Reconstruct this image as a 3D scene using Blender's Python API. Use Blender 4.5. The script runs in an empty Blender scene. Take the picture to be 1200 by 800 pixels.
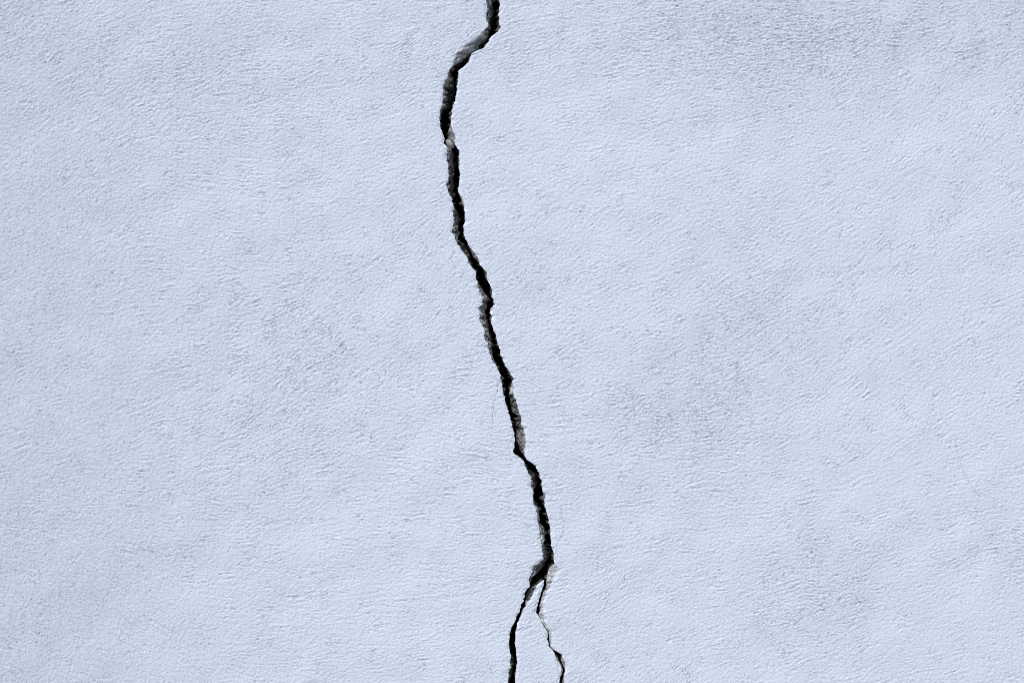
import bpy, math
import numpy as np
from mathutils import Vector

# ------------------------------------------------------------------ camera, sky, sun, exposure
scene = bpy.context.scene
CAM_D = 1.80            # metres from the wall
EYE = 1.50              # camera height
cam_data = bpy.data.cameras.new('camera')
cam = bpy.data.objects.new('camera', cam_data)
scene.collection.objects.link(cam)
cam.location = (0.0, -CAM_D, EYE)
cam.rotation_euler = (math.radians(90), 0, 0)
cam_data.sensor_width = 36.0
cam_data.lens = 36.0 * CAM_D / 1.2
cam_data.clip_start = 0.05
cam_data.clip_end = 1000.0
scene.camera = cam

SUN_VEC = Vector((-0.36, -0.52, 0.78)).normalized()      # towards the sun
world = bpy.data.worlds.new('World')
scene.world = world
world.use_nodes = True
wn = world.node_tree.nodes
bg = wn['Background']
sky = wn.new('ShaderNodeTexSky')
sky.sky_type = 'NISHITA'
sky.sun_disc = False
sky.sun_elevation = math.asin(SUN_VEC.z)
sky.sun_rotation = math.atan2(SUN_VEC.x, SUN_VEC.y)
sky.dust_density = 3.0
world.node_tree.links.new(sky.outputs[0], bg.inputs[0])
bg.inputs[1].default_value = 0.09

sun_data = bpy.data.lights.new('sun', 'SUN')
sun_data.energy = 1.4
sun_data.angle = math.radians(32)
sun_data.color = (1.0, 0.97, 0.93)
sun = bpy.data.objects.new('sun', sun_data)
scene.collection.objects.link(sun)
sun.location = SUN_VEC * 6
sun.rotation_euler = SUN_VEC.to_track_quat('Z', 'Y').to_euler()

vs = scene.view_settings
vs.view_transform = 'Standard'
vs.look = 'None'
vs.gamma = 1.0
vs.exposure = 0.59
vs.use_curve_mapping = False
scene.cycles.use_denoising = False
scene.cycles.pixel_filter_type = 'BLACKMAN_HARRIS'
scene.cycles.filter_width = 1.0
scene.cycles.max_bounces = 6

# ------------------------------------------------------------------ units: 1 px of the traced drawing = 1 mm on the wall
rng = np.random.default_rng(7)
def wx(px): return (px - 600.0) * 0.001
def wz(py): return EYE + (400.0 - py) * 0.001

# ------------------------------------------------------------------ node helpers
def new_mat(name):
    m = bpy.data.materials.new(name); m.use_nodes = True
    nt = m.node_tree
    return m, nt, nt.nodes['Principled BSDF']
def node(nt, kind, **kw):
    n = nt.nodes.new(kind)
    for k, v in kw.items(): setattr(n, k, v)
    return n
def noise(nt, coord, scale, detail=2.0, rough=0.5, dist=0.0):
    n = node(nt, 'ShaderNodeTexNoise')
    n.inputs['Scale'].default_value = scale
    n.inputs['Detail'].default_value = detail
    n.inputs['Roughness'].default_value = rough
    n.inputs['Distortion'].default_value = dist
    nt.links.new(coord, n.inputs['Vector'])
    return n.outputs['Fac']
def ramp(nt, fac, stops):
    r = node(nt, 'ShaderNodeValToRGB')
    e = r.color_ramp.elements
    while len(e) < len(stops): e.new(0.5)
    for el, (p, c) in zip(e, stops):
        el.position = p
        el.color = (c, c, c, 1) if not isinstance(c, tuple) else (*c, 1)
    nt.links.new(fac, r.inputs['Fac'])
    return r.outputs['Color']
def mix(nt, fac, a, b, blend='MIX'):
    m = node(nt, 'ShaderNodeMix', data_type='RGBA', blend_type=blend)
    for sock, v in ((m.inputs[0], fac), (m.inputs[6], a), (m.inputs[7], b)):
        if isinstance(v, (int, float)): sock.default_value = v
        elif isinstance(v, tuple): sock.default_value = (*v, 1)
        else: nt.links.new(v, sock)
    return m.outputs[2]
def math_node(nt, op, a, b):
    m = node(nt, 'ShaderNodeMath', operation=op)
    for s, v in ((m.inputs[0], a), (m.inputs[1], b)):
        if isinstance(v, (int, float)): s.default_value = v
        else: nt.links.new(v, s)
    return m.outputs[0]
def bump(nt, height, strength, distance, normal=None):
    b = node(nt, 'ShaderNodeBump')
    b.inputs['Strength'].default_value = strength
    b.inputs['Distance'].default_value = distance
    nt.links.new(height, b.inputs['Height'])
    if normal is not None: nt.links.new(normal, b.inputs['Normal'])
    return b.outputs['Normal']

# ------------------------------------------------------------------ materials
def paint_material():
    m, nt, p = new_mat('pale_blue_painted_plaster')
    co = node(nt, 'ShaderNodeTexCoord').outputs['Object']
    base = mix(nt, ramp(nt, noise(nt, co, 5.0, 4, 0.6, 0.6), [(0.3, 0.0), (0.7, 1.0)]),
               (0.589, 0.667, 0.782), (0.619, 0.696, 0.806))
    base = mix(nt, ramp(nt, noise(nt, co, 260, 2, 0.6), [(0.35, 0.0), (0.65, 0.5)]), base, (0.605, 0.684, 0.796))
    dirt_and_dim = node(nt, 'ShaderNodeAttribute', attribute_name='dirt_and_dim').outputs['Fac']
    # grey grime patches with fine specks; same mask paints the left and corner dimming
    spk = ramp(nt, noise(nt, co, 420, 2, 0.65), [(0.52, 0.0), (0.72, 1.0)])
    f1 = math_node(nt, 'MULTIPLY', dirt_and_dim, 0.20)
    f2 = math_node(nt, 'MULTIPLY', math_node(nt, 'MULTIPLY', spk, dirt_and_dim), 0.55)
    base = mix(nt, f1, base, (0.37, 0.43, 0.54))
    base = mix(nt, f2, base, (0.20, 0.22, 0.28))
    spk2 = ramp(nt, noise(nt, co, 330, 1, 0.5), [(0.68, 0.0), (0.77, 1.0)])
    f3 = math_node(nt, 'MULTIPLY', spk2, math_node(nt, 'ADD', math_node(nt, 'MULTIPLY', dirt_and_dim, 0.6), 0.35))
    base = mix(nt, f3, base, (0.20, 0.225, 0.30))
    nt.links.new(base, p.inputs['Base Color'])
    p.inputs['Roughness'].default_value = 0.62
    p.inputs['Specular IOR Level'].default_value = 0.35
    n1 = bump(nt, noise(nt, co, 300, 1, 0.5), 0.7, 0.0012)
    nt.links.new(n1, p.inputs['Normal'])
    return m
def rubble_material():
    m, nt, p = new_mat('broken_mortar')
    co = node(nt, 'ShaderNodeTexCoord').outputs['Object']
    pale = node(nt, 'ShaderNodeAttribute', attribute_name='pale').outputs['Fac']
    grain = noise(nt, co, 300, 4, 0.7)
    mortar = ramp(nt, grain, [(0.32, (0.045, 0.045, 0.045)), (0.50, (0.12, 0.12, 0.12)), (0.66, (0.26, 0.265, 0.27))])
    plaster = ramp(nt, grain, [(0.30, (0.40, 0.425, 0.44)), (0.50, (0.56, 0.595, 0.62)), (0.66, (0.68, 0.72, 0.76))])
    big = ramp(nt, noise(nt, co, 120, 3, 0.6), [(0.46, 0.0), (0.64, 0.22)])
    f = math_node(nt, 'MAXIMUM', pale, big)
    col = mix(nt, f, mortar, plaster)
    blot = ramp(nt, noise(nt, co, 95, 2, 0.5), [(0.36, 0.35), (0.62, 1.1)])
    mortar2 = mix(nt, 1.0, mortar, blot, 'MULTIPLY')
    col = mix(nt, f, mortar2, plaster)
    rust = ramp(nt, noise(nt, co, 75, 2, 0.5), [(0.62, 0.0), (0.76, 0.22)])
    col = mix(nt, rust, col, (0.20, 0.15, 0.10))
    nt.links.new(col, p.inputs['Base Color'])
    p.inputs['Roughness'].default_value = 0.95
    p.inputs['Specular IOR Level'].default_value = 0.1
    nt.links.new(bump(nt, noise(nt, co, 480, 4, 0.65), 0.7, 0.0018), p.inputs['Normal'])
    return m
def plain_material(name, c0, c1, scale, rough=0.9, bscale=None, bdist=0.002):
    m, nt, p = new_mat(name)
    co = node(nt, 'ShaderNodeTexCoord').outputs['Object']
    nt.links.new(mix(nt, ramp(nt, noise(nt, co, scale, 5, 0.6), [(0.35, 0.0), (0.65, 1.0)]), c0, c1), p.inputs['Base Color'])
    p.inputs['Roughness'].default_value = rough
    p.inputs['Specular IOR Level'].default_value = 0.2
    if bscale: nt.links.new(bump(nt, noise(nt, co, bscale, 4, 0.65), 0.7, bdist), p.inputs['Normal'])
    return m
M_PAINT = paint_material()
M_RUBBLE = rubble_material()
M_CORE = plain_material('old_masonry', (0.10, 0.09, 0.08), (0.17, 0.15, 0.13), 40, 0.95, 200)
M_HAIR = plain_material('hairline_painted_shade', (0.24, 0.26, 0.30), (0.38, 0.41, 0.47), 300, 0.95)  # dark strip colour, painted shade of the hairline cracks
M_PEBBLE = plain_material('grey_pebble', (0.24, 0.245, 0.26), (0.36, 0.365, 0.385), 250, 0.8, 700, 0.0006)
M_GROUND = plain_material('pale_concrete_paving', (0.36, 0.36, 0.35), (0.45, 0.445, 0.43), 3, 0.9, 60)
M_COPING = plain_material('concrete_coping', (0.30, 0.30, 0.29), (0.40, 0.40, 0.38), 12, 0.9, 150)

# ------------------------------------------------------------------ the traced crack: (y, left lip, left inner, right inner, right lip)
N_ = None
MAIN = [
 (0,570.3,576,584.3,584.8),(8,571,577.5,N_,585.8),(15,570,577.5,N_,584.8),(20,570.5,575,N_,584.7),(25,571.3,573,N_,585),
 (30,572.5,572.7,584,586.5),(32,571.5,572.5,584,587.2),(35,568,572.5,583.5,585),(39,564.5,572,N_,582.5),(44,559,570,N_,575.8),
 (50,550,562,N_,572),(55,543,559.5,N_,568),(57.5,540,558,N_,566.3),(59,538.2,557.5,N_,560.5),(61,536,555.5,N_,556.5),
 (63,533.7,551.3,N_,552.5),(66,534,546,N_,551.5),(70,532,541,N_,550),(74,530.5,535,N_,547),(78,529.5,531,N_,543.5),
 (83,526,526.5,N_,538),(88,524,530,N_,537.3),(92,522.8,531,N_,537),(95,521.5,532,N_,536.8),(99,519.8,532,N_,536.4),
 (102,518.8,531.5,N_,536),(105,519.5,531,N_,535.5),(110,519.3,530.5,N_,535.4),(115,519,530,N_,535),(120,518.8,528,N_,533.5),
 (125,516,523,N_,531),(128,514.8,518,N_,529.5),(133,515.8,517,N_,529.3),(140,515,516,N_,528.7),(145,515.3,N_,N_,528.4),
 (150,516,N_,526,529),(155,518,N_,524.5,530.5),(160,519.7,N_,524.8,533),(163,520.3,N_,528,533.6),(168,520.5,N_,531.5,533.2),
 (172,523.2,526.5,N_,535),(176,524,530,N_,537.8),(180,524,530,N_,538.5),(185,523.8,530.5,N_,537.6),(190,524,531,N_,537.7),
 (195,524.3,532.5,N_,538),(200,525.3,532,N_,538.5),(205,526,528,N_,539.5),(212,524,531,N_,538.5),(218,523,530,N_,537.5),
 (223,524.2,530,N_,537),(228,526,530,N_,538.6),(233,529,529.5,540,542),(238,530.5,531,541.5,544),(242,530.8,532.5,543,544.5),
 (247,530,536,N_,545),(252,531.5,536.5,N_,545),(258,530.8,537,N_,544.8),(265,529.8,537,N_,543.5),(272,530,537,N_,543.2),
 (277,532,536.5,N_,544.3),(280,533,536,N_,546),(285,536,545,N_,548),(290,538.5,548.5,550.3,551),(295,542.5,550,552.5,555),
 (300,546,552,554.5,559),(305,548,N_,559,561),(310,551,N_,N_,562.5),(314,554,555,N_,566),(319,557,N_,568.5,571),
 (325,557.5,N_,568.5,570.6),(330,558.5,559,N_,572),(334,558.7,562,N_,575.5),(340,560,566,N_,576.5),(345,563,569.5,N_,576),
 (350,565,571.5,N_,578.3),(355,564,571,N_,578.8),(358,562,570,N_,578.4),(362,560,569.5,N_,575),(366,561,568,N_,574),
 (370,561.5,569,N_,576),(375,561,571.5,N_,575),(380,564,572.5,N_,575.5),(386,567,572.5,N_,579),(392,567.5,573.5,N_,581.5),
 (397,568,575,N_,581.8),(403,570,576,N_,583),(410,572.5,576.5,N_,585.5),(416,574,577,N_,587),(422,577,579,N_,588.8),
 (428,581,582,591,592.5),(434,583.5,N_,595,597),(440,586.5,N_,598,599.5),(446,587.5,N_,600,601),(450,588,N_,599,601.5),
 (456,589.3,N_,597,601.7),(463,590.5,N_,597,603),(470,592,N_,598,605),(477,594,N_,599,607),(484,596.5,N_,600,609.5),
 (487,597.5,N_,607,611),(495,598.5,N_,605,611.3),(502,601,N_,605.5,613),(508,602.5,N_,605,615),(515,603,N_,604.8,616),
 (519,602.5,N_,606,616),(524,601.3,N_,609,615),(530,601.5,N_,611,614),(534,606,N_,N_,615),(538,611,N_,N_,616.6),
 (540,613.6,N_,N_,620),(545,615.3,N_,625.5,626.8),(550,618.3,N_,N_,630),(557,620.8,629,N_,633),(563,622.3,629,N_,634.8),
 (570,622.2,629,N_,635.3),(575,624.8,N_,N_,635.6),(578,625,N_,636.5,638),(583,625,N_,637,639.3),(590,625,627,638,638.6),
 (595,627,630.5,N_,638.7),(600,628.5,631.5,N_,640),(605,629,632,N_,642),(612,630.5,632,N_,643),(618,631.5,636.5,N_,644.5),
 (625,632,638,N_,645),(632,633,638,N_,646),(640,634.5,637,N_,646.8),(645,635.8,646,N_,648.5),(650,636.5,647,N_,649),
 (655,635,646,N_,649.7),(660,629.5,638,N_,650.2),(663,626,636,646,653.5),(667,624,635.5,642.5,654.5),(672,622.5,630,641.5,652),
 (675,621.5,626,641,650.5),(679,620.6,621.5,640.5,649)]
APEX = 679.0
LEFT_BRANCH = [   # y, left lip, left inner, right inner, right lip (edge of the wedge)
 (679,620.6,621.5,635.5,637.0),(682,620.5,621,631.5,633),(686,620.7,N_,627,629),(690,618,N_,621,627.2),(692,617,N_,620,626.5),
 (697,614.5,N_,617,624.5),(702,612.8,N_,616.5,622),(705,612,N_,615.5,618),(710,610.9,N_,N_,616),(714,609.4,N_,611.8,614),
 (718,607.5,N_,611,612.5),(724,604,N_,N_,609.2),(730,601.5,N_,N_,606.5),(738,597.5,N_,N_,604.6),(745,597,N_,N_,604.2),
 (752,596.7,N_,N_,604),(758,596.5,N_,N_,604.2),(765,598,N_,N_,605.4),(772,597.5,602,N_,606),(780,597,602.5,N_,605.6),
 (787,596,601.5,N_,604.4),(795,595,597,N_,603.6),(800,595.5,N_,N_,604)]
RIGHT_BRANCH = [  # y, left lip (edge of the wedge), left inner, right inner, right lip
 (679,637.8,N_,640.5,649),(685,636.8,N_,640,645.5),(690,635.5,N_,639.5,642.3),(694,634,N_,636.6,640.8),(700,632.5,N_,634.8,638),
 (705,631,N_,633.2,637),(710,629.5,N_,632.6,636.5),(715,628,N_,632.5,636.5),(718,628.2,N_,632,636.8),(720,630.5,N_,631.5,637),
 (725,633,N_,633.2,637.5),(730,635,N_,635.3,639.2),(735,638.6,N_,639.2,642.4),(740,641.7,N_,642.6,645.7),(745,641.5,N_,643.5,646),
 (748,641,N_,643.5,646),(753,642,N_,644.2,646.4),(757,642.5,N_,644.4,646.4),(760,646.4,N_,647.4,648.5),(763,649,N_,652,653),
 (767,650.5,N_,657.6,658.8),(770,651.8,653,657.5,659.5),(774,653.8,655,657.2,661.5),(778,655.5,657,659.2,662.4),(783,657.5,659.3,661.4,663),
 (788,658,659.5,662,662.7),(791,657,658.5,660.3,661.6),(795,656,N_,659.5,661),(800,655.8,N_,658.8,661)]
def table(rows, y):
    a = np.array([[r[0], r[1], r[1] if r[2] is None else r[2], r[4] if r[3] is None else r[3], r[4]] for r in rows], float)
    return [np.interp(y, a[:, 0], a[:, k]) for k in range(1, 5)]

# rows and columns: fine where the camera looks, growing beyond
STEP = 1.10
def graded(a, b, lo, hi, step, growth=1.07, biggest=25.0):
    core = np.linspace(a, b, int(round((b - a) / step)) + 1)
    def out(start, end, sgn):
        res, p, s = [], start, step
        while abs(p - end) > s * 1.5:
            s = min(s * growth, biggest); p += sgn * s; res.append(p)
        if res: res[-1] = end
        else: res = [end]
        return np.array(res)
    return np.concatenate([out(a, lo, -1)[::-1], core, out(b, hi, 1)])
PY_TOP, PY_BOT = -1100.0, 1900.0      # coping level and ground level (z = 3.0 and 0.0)
PX_L, PX_R = -1900.0, 3100.0
Y = graded(-50, 850, PY_TOP, PY_BOT, STEP)
NR = len(Y)

def smooth_noise1(y, scale, seed):
    r = np.random.default_rng(seed)
    g = np.arange(-1200, 2000, scale)
    v = r.normal(size=len(g))
    return np.interp(y, g, v)
# above the frame the crack runs on to the coping, below it the branches thin out to hairlines
wander = smooth_noise1(Y, 55, 11) * 9 + smooth_noise1(Y, 17, 12) * 3
def extend(rows, y, top=False, close=320.0, drift=0.0, seed=1):
    L, Li, Ri, R = table(rows, y)
    up = np.clip(-y, 0, None); dn = np.clip(y - 800, 0, None)
    e = np.where(up > 0, wander * np.clip(up / 60, 0, 1) + up * 0.06, 0.0)
    e += np.where(dn > 0, smooth_noise1(y, 40, seed) * 7 * np.clip(dn / 50, 0, 1) + drift * dn, 0.0)
    c = (L + R) / 2
    k = np.clip(1 - dn / close, 0.012, 1)
    return [c + e + (v - c) * k for v in (L, Li, Ri, R)]
main = extend(MAIN, np.minimum(Y, APEX))
lb = extend(LEFT_BRANCH, np.maximum(Y, APEX), close=420, drift=-0.10, seed=21)
rb = extend(RIGHT_BRANCH, np.maximum(Y, APEX), close=260, drift=0.16, seed=22)
main = extend(MAIN, Y)
below = Y > APEX
# ragged lips
def rag(seed, amp): return amp * (smooth_noise1(Y, 1.9, seed) * 0.65 + smooth_noise1(Y, 4.5, seed + 1) * 0.5)
edgeL  = np.where(below, lb[0], main[0]) + rag(31, 0.78)
innL   = np.where(below, lb[1], main[1])
edgeR  = np.where(below, rb[3], main[3]) + rag(33, 0.78)
innR   = np.where(below, rb[2], main[2])
wedgeL = lb[3] + rag(35, 0.55) * np.clip((Y - APEX) / 10, 0, 1)
wedgeLi = lb[2]
wedgeR = rb[0] + rag(37, 0.55) * np.clip((Y - APEX) / 10, 0, 1)
wedgeRi = rb[1]
edgeR = np.where(below, np.maximum(edgeR, wedgeR + 0.15), np.maximum(edgeR, edgeL + 2))
edgeL = np.where(below, np.minimum(edgeL, wedgeL - 0.15), edgeL)

# ------------------------------------------------------------------ relief of the plaster (millimetres), worked out on a regular sheet
RS = 0.8
X0, X1, Z0, Z1 = -130.0, 1330.0, -130.0, 930.0
gx = np.arange(X0, X1, RS); gy = np.arange(Z0, Z1, RS)
GX, GY = np.meshgrid(gx, gy)
H_, W_ = GX.shape
fy = np.fft.fftfreq(H_, RS)[:, None]; fx = np.fft.rfftfreq(W_, RS)[None, :]
F2 = fx * fx + fy * fy
def field(lo, hi, seed):
    """random field with wavelengths between lo and hi mm, unit variance"""
    r = np.random.default_rng(seed).normal(size=(H_, W_)).astype(np.float32)
    f = np.fft.rfft2(r)
    f *= np.exp(-F2 * lo * lo * 0.5) * (1 - np.exp(-F2 * hi * hi * 0.5))
    o = np.fft.irfft2(f, s=(H_, W_))
    return (o / o.std()).astype(np.float32)
# direction of the trowel and brush strokes, as seen on the wall (degrees above horizontal, to the right)
STROKES = [(900,40,0),(760,60,2),(1100,40,-5),(700,150,12),(620,220,36),(500,230,38),(530,330,42),(650,380,42),(350,250,15),(265,255,-28),
 (80,220,45),(1050,150,45),(1150,120,50),(1050,430,42),(960,430,40),(900,520,18),(1000,760,22),(1120,760,20),(850,620,-12),(750,720,36),
 (300,660,14),(180,780,-42),(120,640,-35),(100,400,15),(200,100,18),(60,60,30),(400,450,42),(340,490,38),(300,560,8),(450,600,2),
 (700,560,5),(800,480,12),(1150,300,20),(1150,600,10),(570,100,18),(570,600,-8),(420,80,5),(40,520,25),(450,760,10),(640,740,30),
 (820,250,25),(900,180,20),(220,470,20),(450,160,22),(930,690,20),(540,480,-15),(700,480,10)]
C2 = np.zeros_like(GX); S2 = np.zeros_like(GX)
for (sx, sy, deg) in STROKES:
    w = np.exp(-(((GX - sx) ** 2 + (GY - sy) ** 2) / (2 * 75.0 ** 2))) + 1e-9
    C2 += w * math.cos(2 * math.radians(deg)); S2 += w * math.sin(2 * math.radians(deg))
TH = 0.5 * np.arctan2(S2, C2) + 0.13 * field(40, 300, 3)
DX = np.cos(TH).astype(np.float32); DY = (-np.sin(TH)).astype(np.float32)
def lic(src, half, step=1.0):
    """smear a field along the stroke direction"""
    acc = src.copy(); wsum = 1.0
    II, JJ = np.indices(src.shape, dtype=np.float32)
    for sg in (1, -1):
        pi, pj = II.copy(), JJ.copy()
        for k in range(1, half + 1):
            ii = np.clip(np.rint(pi), 0, H_ - 1).astype(np.int32); jj = np.clip(np.rint(pj), 0, W_ - 1).astype(np.int32)
            pi += sg * step * DY[ii, jj]; pj += sg * step * DX[ii, jj]
            ii = np.clip(np.rint(pi), 0, H_ - 1).astype(np.int32); jj = np.clip(np.rint(pj), 0, W_ - 1).astype(np.int32)
            w = 0.5 + 0.5 * math.cos(math.pi * k / (half + 1))
            acc += w * src[ii, jj]; wsum += w
    acc /= wsum
    return acc / acc.std()
grain = lic(field(1.4, 4.0, 41), 3) * 0.85 + field(1.4, 4.0, 48) * 0.55
coarse = lic(field(3.0, 9.0, 42), 5)
strokes = lic(field(1.6, 4.5, 43), 12)
sweeps = lic(field(4.0, 16.0, 49), 70)
lumps = field(30, 90, 44)
swell = field(90, 400, 45)
def blobs(lst):
    o = np.zeros_like(GX)
    for (bx, by, rx, ry, a) in lst:
        o += a * np.exp(-(((GX - bx) / rx) ** 2 + ((GY - by) / ry) ** 2))
    return o
ROUGH = blobs([(910,45,170,60,0.9),(20,20,80,60,0.35),(250,110,120,60,0.35),(360,420,110,120,0.45),(330,520,110,50,0.3),(810,490,80,60,0.7),
 (960,690,80,60,0.55),(880,360,70,90,0.45),(1180,640,60,40,0.4),(600,420,120,120,0.15),(30,260,80,120,-0.45),(70,480,110,150,-0.45),
 (1120,730,110,40,-0.3),(330,280,80,50,-0.2),(1070,110,60,60,-0.2),(60,760,90,60,-0.3),(1060,560,80,60,-0.15)])
patch = field(30, 160, 46)
AMP = np.clip(1.0 + 1.1 * ROUGH + 0.27 * patch, 0.35, 2.1)
HM = AMP * (0.33 * (grain - 0.16 * grain * grain) + 0.03 * coarse) + np.clip(AMP, 0.5, 1.3) * (0.14 * np.clip(strokes, -2.4, 2.0) + 0.08 * np.clip(sweeps, -2, 2)) * np.clip(0.7 + 0.55 * field(25, 200, 47), 0.0, 1.9)
HM += 0.02 * lumps + 0.35 * swell
# pinholes left by sand grains
pr = np.random.default_rng(5)
spots = []
while len(spots) < 4200:
    x, y = pr.uniform(X0, X1), pr.uniform(Z0, Z1)
    i, j = int((y - Z0) / RS), int((x - X0) / RS)
    if i < H_ and j < W_ and pr.random() < 0.06 + 0.7 * max(0.0, AMP[i, j] - 0.8): spots.append((x, y, pr.uniform(0.75, 1.3), pr.uniform(0.25, 0.9)))
spots += [(1107.5,738,0.9,0.5),(1160.5,740,1.3,1.0),(801,376,1.4,1.2),(715.5,454,1.3,1.0),(785,750,1.6,1.2),(263,509,1.5,1.1),(262,512,1.4,1.0),
          (833,687,2.2,0.9),(821,676,1.8,0.9),(649,472,1.5,0.9),(597,557,1.6,1.0),(135,275,1.4,0.9),(196,208,1.5,0.9),(39,126,1.6,1.0),(247,38,1.5,0.9)]
def stamp(x, y, r, d, stretch=1.5):
    k = int(4 * r * stretch / RS) + 1
    i, j = int((y - Z0) / RS), int((x - X0) / RS)
    i0, i1, j0, j1 = max(i - k, 0), min(i + k, H_), max(j - k, 0), min(j + k, W_)
    if i1 <= i0 or j1 <= j0: return
    c, s = DX[min(i, H_ - 1), min(j, W_ - 1)], DY[min(i, H_ - 1), min(j, W_ - 1)]
    ax, ay = GX[i0:i1, j0:j1] - x, GY[i0:i1, j0:j1] - y
    u, v = ax * c + ay * s, -ax * s + ay * c
    HM[i0:i1, j0:j1] -= d * np.exp(-((u / (r * stretch)) ** 2 + (v / r) ** 2))
for s in spots: stamp(*s)
# hairline cracks: shallow grooves, later covered by thin dark strips painted in place of their shade
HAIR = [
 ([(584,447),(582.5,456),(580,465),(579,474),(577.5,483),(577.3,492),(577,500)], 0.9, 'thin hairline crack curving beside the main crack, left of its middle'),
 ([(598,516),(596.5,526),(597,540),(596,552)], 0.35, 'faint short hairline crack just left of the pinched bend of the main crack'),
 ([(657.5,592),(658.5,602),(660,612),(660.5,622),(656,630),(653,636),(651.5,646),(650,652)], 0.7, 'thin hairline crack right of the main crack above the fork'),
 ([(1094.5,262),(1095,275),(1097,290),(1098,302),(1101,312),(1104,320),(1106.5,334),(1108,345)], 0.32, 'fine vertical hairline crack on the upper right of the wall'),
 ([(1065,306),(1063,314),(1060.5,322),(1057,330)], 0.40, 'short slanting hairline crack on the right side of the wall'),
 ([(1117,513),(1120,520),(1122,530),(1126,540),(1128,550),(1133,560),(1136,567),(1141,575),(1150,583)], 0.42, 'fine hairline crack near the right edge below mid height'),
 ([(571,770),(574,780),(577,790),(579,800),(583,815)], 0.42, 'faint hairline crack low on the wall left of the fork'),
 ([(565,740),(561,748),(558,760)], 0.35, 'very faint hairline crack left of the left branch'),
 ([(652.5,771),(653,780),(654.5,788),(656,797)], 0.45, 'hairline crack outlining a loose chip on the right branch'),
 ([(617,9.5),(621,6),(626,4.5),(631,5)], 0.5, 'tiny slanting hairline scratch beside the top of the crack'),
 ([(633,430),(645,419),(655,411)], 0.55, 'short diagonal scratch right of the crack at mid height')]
def resample(pts, step):
    p = np.array(pts, float)
    s = np.concatenate([[0], np.cumsum(np.hypot(*np.diff(p, axis=0).T))])
    t = np.arange(0, s[-1], step)
    return np.stack([np.interp(t, s, p[:, 0]), np.interp(t, s, p[:, 1])], 1)
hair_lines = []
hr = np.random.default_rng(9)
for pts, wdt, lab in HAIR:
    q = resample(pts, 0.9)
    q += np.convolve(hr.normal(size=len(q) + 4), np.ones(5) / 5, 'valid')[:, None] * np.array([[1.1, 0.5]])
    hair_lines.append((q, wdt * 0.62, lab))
    for x, y in q: stamp(x, y, 0.9, 0.10, 1.0)

# grime patches with their own outlines, plus painted light falloff at left edge and corners
patchy = field(9, 60, 51); patchy2 = field(60, 300, 52)
DIRT_AND_DIM = blobs([(930,50,190,70,0.95),(15,15,90,70,0.45),(240,110,140,70,0.45),(360,400,90,150,0.45),(800,490,80,70,0.8),(960,690,80,70,0.65),
 (880,360,90,120,0.45),(40,230,120,180,0.5),(60,500,140,220,0.5),(30,740,120,120,0.55),(1180,30,90,90,0.5),(1190,640,50,40,0.4),(520,60,150,60,0.3),
 (200,620,100,60,0.3)])
DIRT_AND_DIM = np.clip(DIRT_AND_DIM * (0.80 + 0.25 * patchy) + 0.05 + 0.06 * patchy2 + 0.02 * patchy, 0, 1)

WIN = np.clip(np.minimum(np.minimum(GX - X0, X1 - GX), np.minimum(GY - Z0, Z1 - GY)) / 60.0, 0, 1)
HM = HM * WIN
def sample(A, px, py, outside=0.0):
    u = (px - X0) / RS; v = (py - Z0) / RS
    ok = (u > 0) & (u < W_ - 1.01) & (v > 0) & (v < H_ - 1.01)
    uc = np.clip(u, 0, W_ - 1.01); vc = np.clip(v, 0, H_ - 1.01)
    i = vc.astype(np.int32); j = uc.astype(np.int32); a = vc - i; b = uc - j
    r = A[i, j] * (1 - a) * (1 - b) + A[i + 1, j] * a * (1 - b) + A[i, j + 1] * (1 - a) * b + A[i + 1, j + 1] * a * b
    return np.where(ok, r, outside)
# invented curve: left part and top come forward so that they catch less light
def bow(px, py):
    d = np.clip(430 - px, 0, 1200)
    left = np.where(d < 430, d * d / 430 * 0.095, 430 * 0.095 + 0.19 * 220 * (1 - np.exp(-np.clip(d - 430, 0, None) / 220)))
    e = np.clip(150 - py, 0, 900)
    top = np.where(e < 250, e * e / 250 * 0.028, 250 * 0.028 + 0.056 * 200 * (1 - np.exp(-np.clip(e - 250, 0, None) / 200)))
    far = 3.0 * np.sin(px * 0.0041 + 1.0) * np.sin(py * 0.0052 + 0.4) * np.clip((np.hypot(px - 600, py - 400) - 800) / 400, 0, 1)
    return left + top + far
def relief(px, py): return bow(px, py) + sample(HM, px, py)

# ------------------------------------------------------------------ mesh helpers
def link(o, parent=None):
    scene.collection.objects.link(o)
    if parent is not None: o.parent = parent
    return o
def grid_mesh(name, P, mat, parent, attrs=None, smooth=True):
    r, c, _ = P.shape
    idx = np.arange(r * c, dtype=np.int32).reshape(r, c)
    q = np.stack([idx[:-1, :-1], idx[1:, :-1], idx[1:, 1:], idx[:-1, 1:]], -1).reshape(-1, 4)
    me = bpy.data.meshes.new(name)
    me.vertices.add(r * c); me.vertices.foreach_set('co', P.reshape(-1).astype(np.float32))
    me.loops.add(q.size); me.loops.foreach_set('vertex_index', q.reshape(-1))
    me.polygons.add(len(q)); me.polygons.foreach_set('loop_start', np.arange(0, q.size, 4, dtype=np.int32))
    me.update(calc_edges=True)
    me.polygons.foreach_set('use_smooth', np.full(len(q), smooth))
    for k, v in (attrs or {}).items():
        a = me.attributes.new(k, 'FLOAT', 'POINT'); a.data.foreach_set('value', v.reshape(-1).astype(np.float32))
    me.materials.append(mat)
    return link(bpy.data.objects.new(name, me), parent)
def to_world(px, py, depth_mm):
    return np.stack([wx(px), depth_mm * 0.001, wz(py)], -1)
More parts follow.
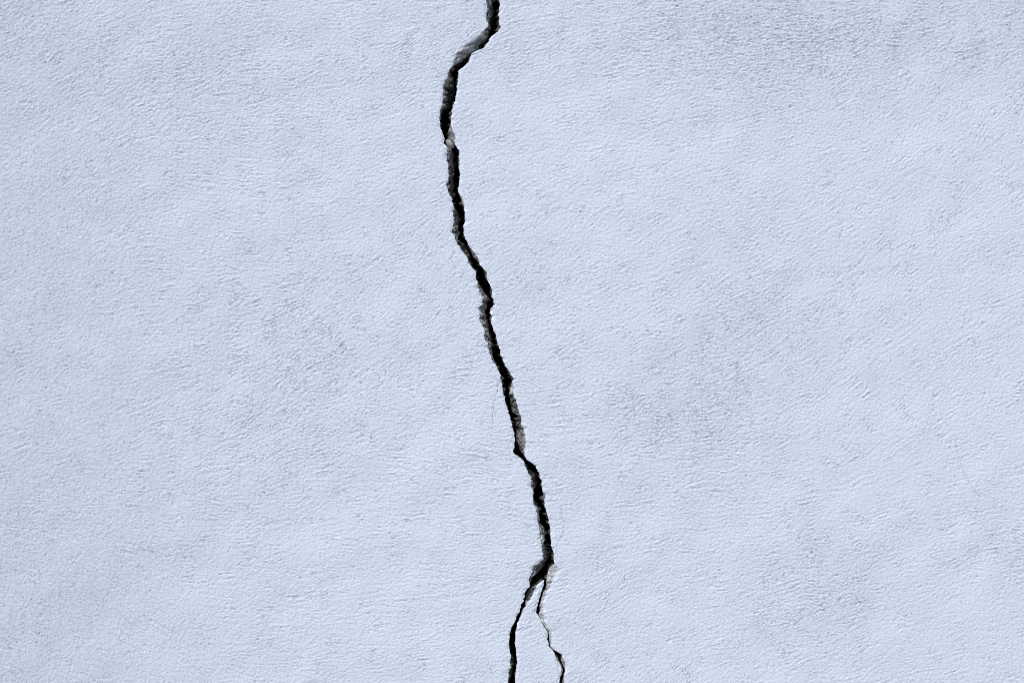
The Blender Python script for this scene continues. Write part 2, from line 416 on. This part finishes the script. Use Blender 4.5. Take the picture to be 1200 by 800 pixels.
def box(name, lo, hi, mat, parent=None, bevel=0.0):
    import bmesh
    bm = bmesh.new(); bmesh.ops.create_cube(bm, size=1)
    for v in bm.verts:
        v.co = Vector([lo[k] + (v.co[k] + 0.5) * (hi[k] - lo[k]) for k in range(3)])
    if bevel: bmesh.ops.bevel(bm, geom=bm.edges[:], offset=bevel, segments=2, affect='EDGES')
    me = bpy.data.meshes.new(name); bm.to_mesh(me); bm.free(); me.materials.append(mat)
    return link(bpy.data.objects.new(name, me), parent)

# ------------------------------------------------------------------ ground
gnd = box('ground', (-300, -300, -0.2), (300, 300, 0.0), M_GROUND)
gnd['kind'] = 'structure'

# ------------------------------------------------------------------ the wall
wall = link(bpy.data.objects.new('cracked_wall', None))
wall['label'] = 'pale blue painted plaster wall split by a long dark forked crack'
wall['category'] = 'wall'; wall['kind'] = 'thing'
CAV = 170.0     # depth of the crack in mm

def chipped(px, py, dist, seed):
    """the paint film breaks away within a millimetre or two of the lip"""
    r = smooth_noise1(py, 3.5, seed)
    w = 1.6 + 0.7 * r[:, None]
    return np.where(dist < 4, np.exp(-(dist / np.clip(w, 0.6, 4)) ** 2) * np.clip(0.7 + 0.5 * r[:, None], 0.1, 2.0), 0.0)
def slab(name, XX, rows, edge_list, label, skirt=None):
    py = np.repeat(Y[rows][:, None], XX.shape[1], 1)
    h = relief(XX, py)
    for e, sd in edge_list:
        h = h - chipped(XX, Y[rows], np.abs(XX - e[:, None]), sd)
    P = to_world(XX, py, -h)
    dirt_and_dim = sample(DIRT_AND_DIM, XX, py, 0.15)
    if skirt is not None:           # return at the far end of the wall
        s = P[:, :1].copy() if skirt == 'L' else P[:, -1:].copy()
        s[..., 1] = CAV * 0.001
        P = np.concatenate([s, P], 1) if skirt == 'L' else np.concatenate([P, s], 1)
        d = np.full((len(dirt_and_dim), 1), 0.2)
        dirt_and_dim = np.concatenate([d, dirt_and_dim], 1) if skirt == 'L' else np.concatenate([dirt_and_dim, d], 1)
    o = grid_mesh(name, P, M_PAINT, wall, {'dirt_and_dim': dirt_and_dim})
    o['label'] = label
    return o, h
def shear(base, ref, edge, side):
    """columns follow the lip near the crack and straighten out away from it"""
    d = np.abs(base - ref)
    k = np.clip(1 - d / 260.0, 0, 1); k = k * k * (3 - 2 * k)
    return base[None, :] + (edge - ref)[:, None] * k[None, :]
allrows = np.arange(NR)
refL = 560.0
colL = graded(-50, refL, PX_L, refL + 0.001, STEP)[:-1]
XL = shear(colL, colL[-1], edgeL, 'L')
plL, hL = slab('plaster', XL, allrows, [(edgeL, 61)], 'painted plaster left of the crack', 'L')
refR = 600.0
colR = graded(refR, 1250, refR - 0.001, PX_R, STEP)[1:]
XR = shear(colR, colR[0], edgeR, 'R')
plR, hR = slab('plaster', XR, allrows, [(edgeR, 63)], 'painted plaster right of the crack', 'R')
rowsW = np.where(Y >= APEX)[0]
tW = np.linspace(0, 1, 56)
XW = wedgeL[rowsW][:, None] * (1 - tW) + wedgeR[rowsW][:, None] * tW
plW, hW = slab('plaster', XW, rowsW, [(wedgeL[rowsW], 65), (wedgeR[rowsW], 67)], 'narrow plaster wedge between the two branches of the crack')

# broken faces going into the wall
def field2(r, c, lo, seed):
    n = np.random.default_rng(seed).normal(size=(r, c))
    f = np.fft.rfft2(n)
    q = np.fft.fftfreq(r)[:, None] ** 2 + np.fft.rfftfreq(c)[None, :] ** 2
    o = np.fft.irfft2(f * np.exp(-q * lo * lo * 2.0), s=(r, c))
    return o / o.std()
def crack_face(rows, outer, inner, h_edge, side, gap, seed, pale_spans, parent, body=None, flat=()):
    y = Y[rows]; n = len(rows); N1, N2 = 14, 22
    wdt = np.abs(inner - outer)
    d1 = np.clip(wdt * 1.25 + 1.5, 2.0, 17.0) * (1 + 0.18 * smooth_noise1(y, 7, seed))
    fl = np.ones(n)
    for (a, b, v) in flat: d1 = np.where((y > a) & (y < b), np.maximum(d1 * v, 1.0), d1); fl = np.where((y > a) & (y < b), min(v, 1.0), fl)
    xi = 600 + (inner - 600) * (1800 + d1) / 1800
    t = np.linspace(0, 1, N1)
    rough = field2(n, N1 + N2, 1.6, seed + 1) * 0.6 + field2(n, N1 + N2, 3.6, seed + 2) * 0.9
    env = np.sin(np.pi * t) ** 0.7
    lim = np.clip(wdt / 5.0, 0.12, 1.3)[:, None]
    x1 = outer[:, None] + (xi - outer)[:, None] * t ** 0.9 + rough[:, :N1] * env * 0.8 * lim
    dep1 = -h_edge[:, None] + d1[:, None] * t ** 1.25 + rough[::-1, :N1] * env * 2.0 * lim * fl[:, None] ** 0.7
    s = np.linspace(0, 1, N2 + 1)[1:]
    dd = d1[:, None] + (CAV + 4 - d1)[:, None] * s ** 2.2
    sg = -1 if side == 'L' else 1
    g = np.clip(gap / 10.0, 0.02, 1.2)[:, None]
    room = 1.0 if body is None else np.clip(body / 25.0, 0.0, 1.0)[:, None]
    under = (0.6 * (1 - np.exp(-(dd - d1[:, None]) / 5.0)) + 0.02 * (dd - d1[:, None])) * np.clip(g, 0.2, 1.0) * room
    x2 = xi[:, None] + sg * under + rough[:, N1:] * 1.5 * g * room * np.clip((dd - d1[:, None]) / 6.0, 0, 1)
    dep2 = dd - h_edge[:, None] * 0
    XX = np.concatenate([x1, x2], 1); DD = np.concatenate([dep1, dep2], 1)
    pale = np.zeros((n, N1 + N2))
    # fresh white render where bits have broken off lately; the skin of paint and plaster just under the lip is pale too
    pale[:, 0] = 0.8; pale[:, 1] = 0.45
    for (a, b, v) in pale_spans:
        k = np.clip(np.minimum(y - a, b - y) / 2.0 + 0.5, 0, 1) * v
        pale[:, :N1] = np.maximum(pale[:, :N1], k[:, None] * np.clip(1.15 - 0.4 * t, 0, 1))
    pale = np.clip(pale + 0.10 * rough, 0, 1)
    return grid_mesh('broken_edge', to_world(XX, np.repeat(y[:, None], N1 + N2, 1), DD), M_RUBBLE, parent, {'pale': pale})
gapM = np.where(below, lb[3] - lb[0], main[3] - main[0])
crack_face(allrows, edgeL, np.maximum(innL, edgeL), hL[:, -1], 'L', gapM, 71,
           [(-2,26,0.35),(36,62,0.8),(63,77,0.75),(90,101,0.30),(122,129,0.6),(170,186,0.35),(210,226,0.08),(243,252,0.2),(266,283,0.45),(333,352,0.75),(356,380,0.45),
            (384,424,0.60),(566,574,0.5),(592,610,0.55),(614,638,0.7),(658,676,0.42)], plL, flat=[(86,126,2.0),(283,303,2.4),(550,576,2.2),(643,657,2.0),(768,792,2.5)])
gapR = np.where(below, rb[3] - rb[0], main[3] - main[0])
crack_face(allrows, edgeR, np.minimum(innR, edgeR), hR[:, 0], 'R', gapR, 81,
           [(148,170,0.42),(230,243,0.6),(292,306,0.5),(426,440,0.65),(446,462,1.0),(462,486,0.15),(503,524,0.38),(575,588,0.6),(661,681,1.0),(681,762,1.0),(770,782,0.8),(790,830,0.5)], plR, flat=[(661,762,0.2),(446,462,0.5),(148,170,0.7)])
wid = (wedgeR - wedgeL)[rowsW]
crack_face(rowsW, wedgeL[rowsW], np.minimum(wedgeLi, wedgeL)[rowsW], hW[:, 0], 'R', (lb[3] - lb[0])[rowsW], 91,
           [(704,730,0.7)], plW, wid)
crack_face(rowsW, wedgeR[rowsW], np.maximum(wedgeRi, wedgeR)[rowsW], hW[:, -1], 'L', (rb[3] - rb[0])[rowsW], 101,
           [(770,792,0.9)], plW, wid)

# hairlines: slightly raised dark strips whose colour stands in for the crack's shade
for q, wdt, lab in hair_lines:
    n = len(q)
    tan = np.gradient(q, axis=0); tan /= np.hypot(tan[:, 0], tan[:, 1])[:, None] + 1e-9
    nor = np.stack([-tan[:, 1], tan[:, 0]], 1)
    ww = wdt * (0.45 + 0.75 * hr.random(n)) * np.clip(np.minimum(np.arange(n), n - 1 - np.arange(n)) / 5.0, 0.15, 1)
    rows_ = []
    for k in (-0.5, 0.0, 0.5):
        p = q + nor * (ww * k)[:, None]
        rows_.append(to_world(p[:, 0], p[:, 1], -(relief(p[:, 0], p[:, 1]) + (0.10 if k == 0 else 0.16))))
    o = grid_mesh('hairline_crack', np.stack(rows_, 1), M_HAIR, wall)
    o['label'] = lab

# masonry behind, coping above
box('masonry_core', (-2.4995, CAV * 0.001, 0.0), (2.4995, 0.36, 2.9995), M_CORE, wall)
box('coping', (-2.56, -0.06, 3.0), (2.56, 0.42, 3.07), M_COPING, wall, 0.008)

# ------------------------------------------------------------------ pebble jammed in the crack
def pebble(name, px, py, depth, a, b, c, tilt, seed, label, cat, mat):
    import bmesh
    bm = bmesh.new(); bmesh.ops.create_icosphere(bm, subdivisions=4, radius=1.0)
    r = np.random.default_rng(seed); dirs = [Vector(r.normal(size=3)).normalized() for _ in range(9)]; am = r.uniform(-0.10, 0.10, 9)
    ct, st = math.cos(tilt), math.sin(tilt)
    for v in bm.verts:
        d = v.co.normalized()
        k = 1 + sum(am[i] * math.exp(-3.5 * (1 - d.dot(dirs[i]))) for i in range(9))
        x, y, z = d.x * a * k, d.y * b * k, d.z * c * k
        v.co = Vector((x * ct - z * st, y, x * st + z * ct)) * 0.001
    for f in bm.faces: f.smooth = True
    me = bpy.data.meshes.new(name); bm.to_mesh(me); bm.free(); me.materials.append(mat)
    o = link(bpy.data.objects.new(name, me))
    o.location = (wx(px), depth * 0.001, wz(py))
    o['label'] = label; o['category'] = cat
    return o
pebble('pebble', 526.6, 167.6, 9.0, 6.4, 5.5, 4.4, math.radians(-42), 4, 'small smooth grey pebble jammed in the upper part of the crack', 'pebble', M_PEBBLE)
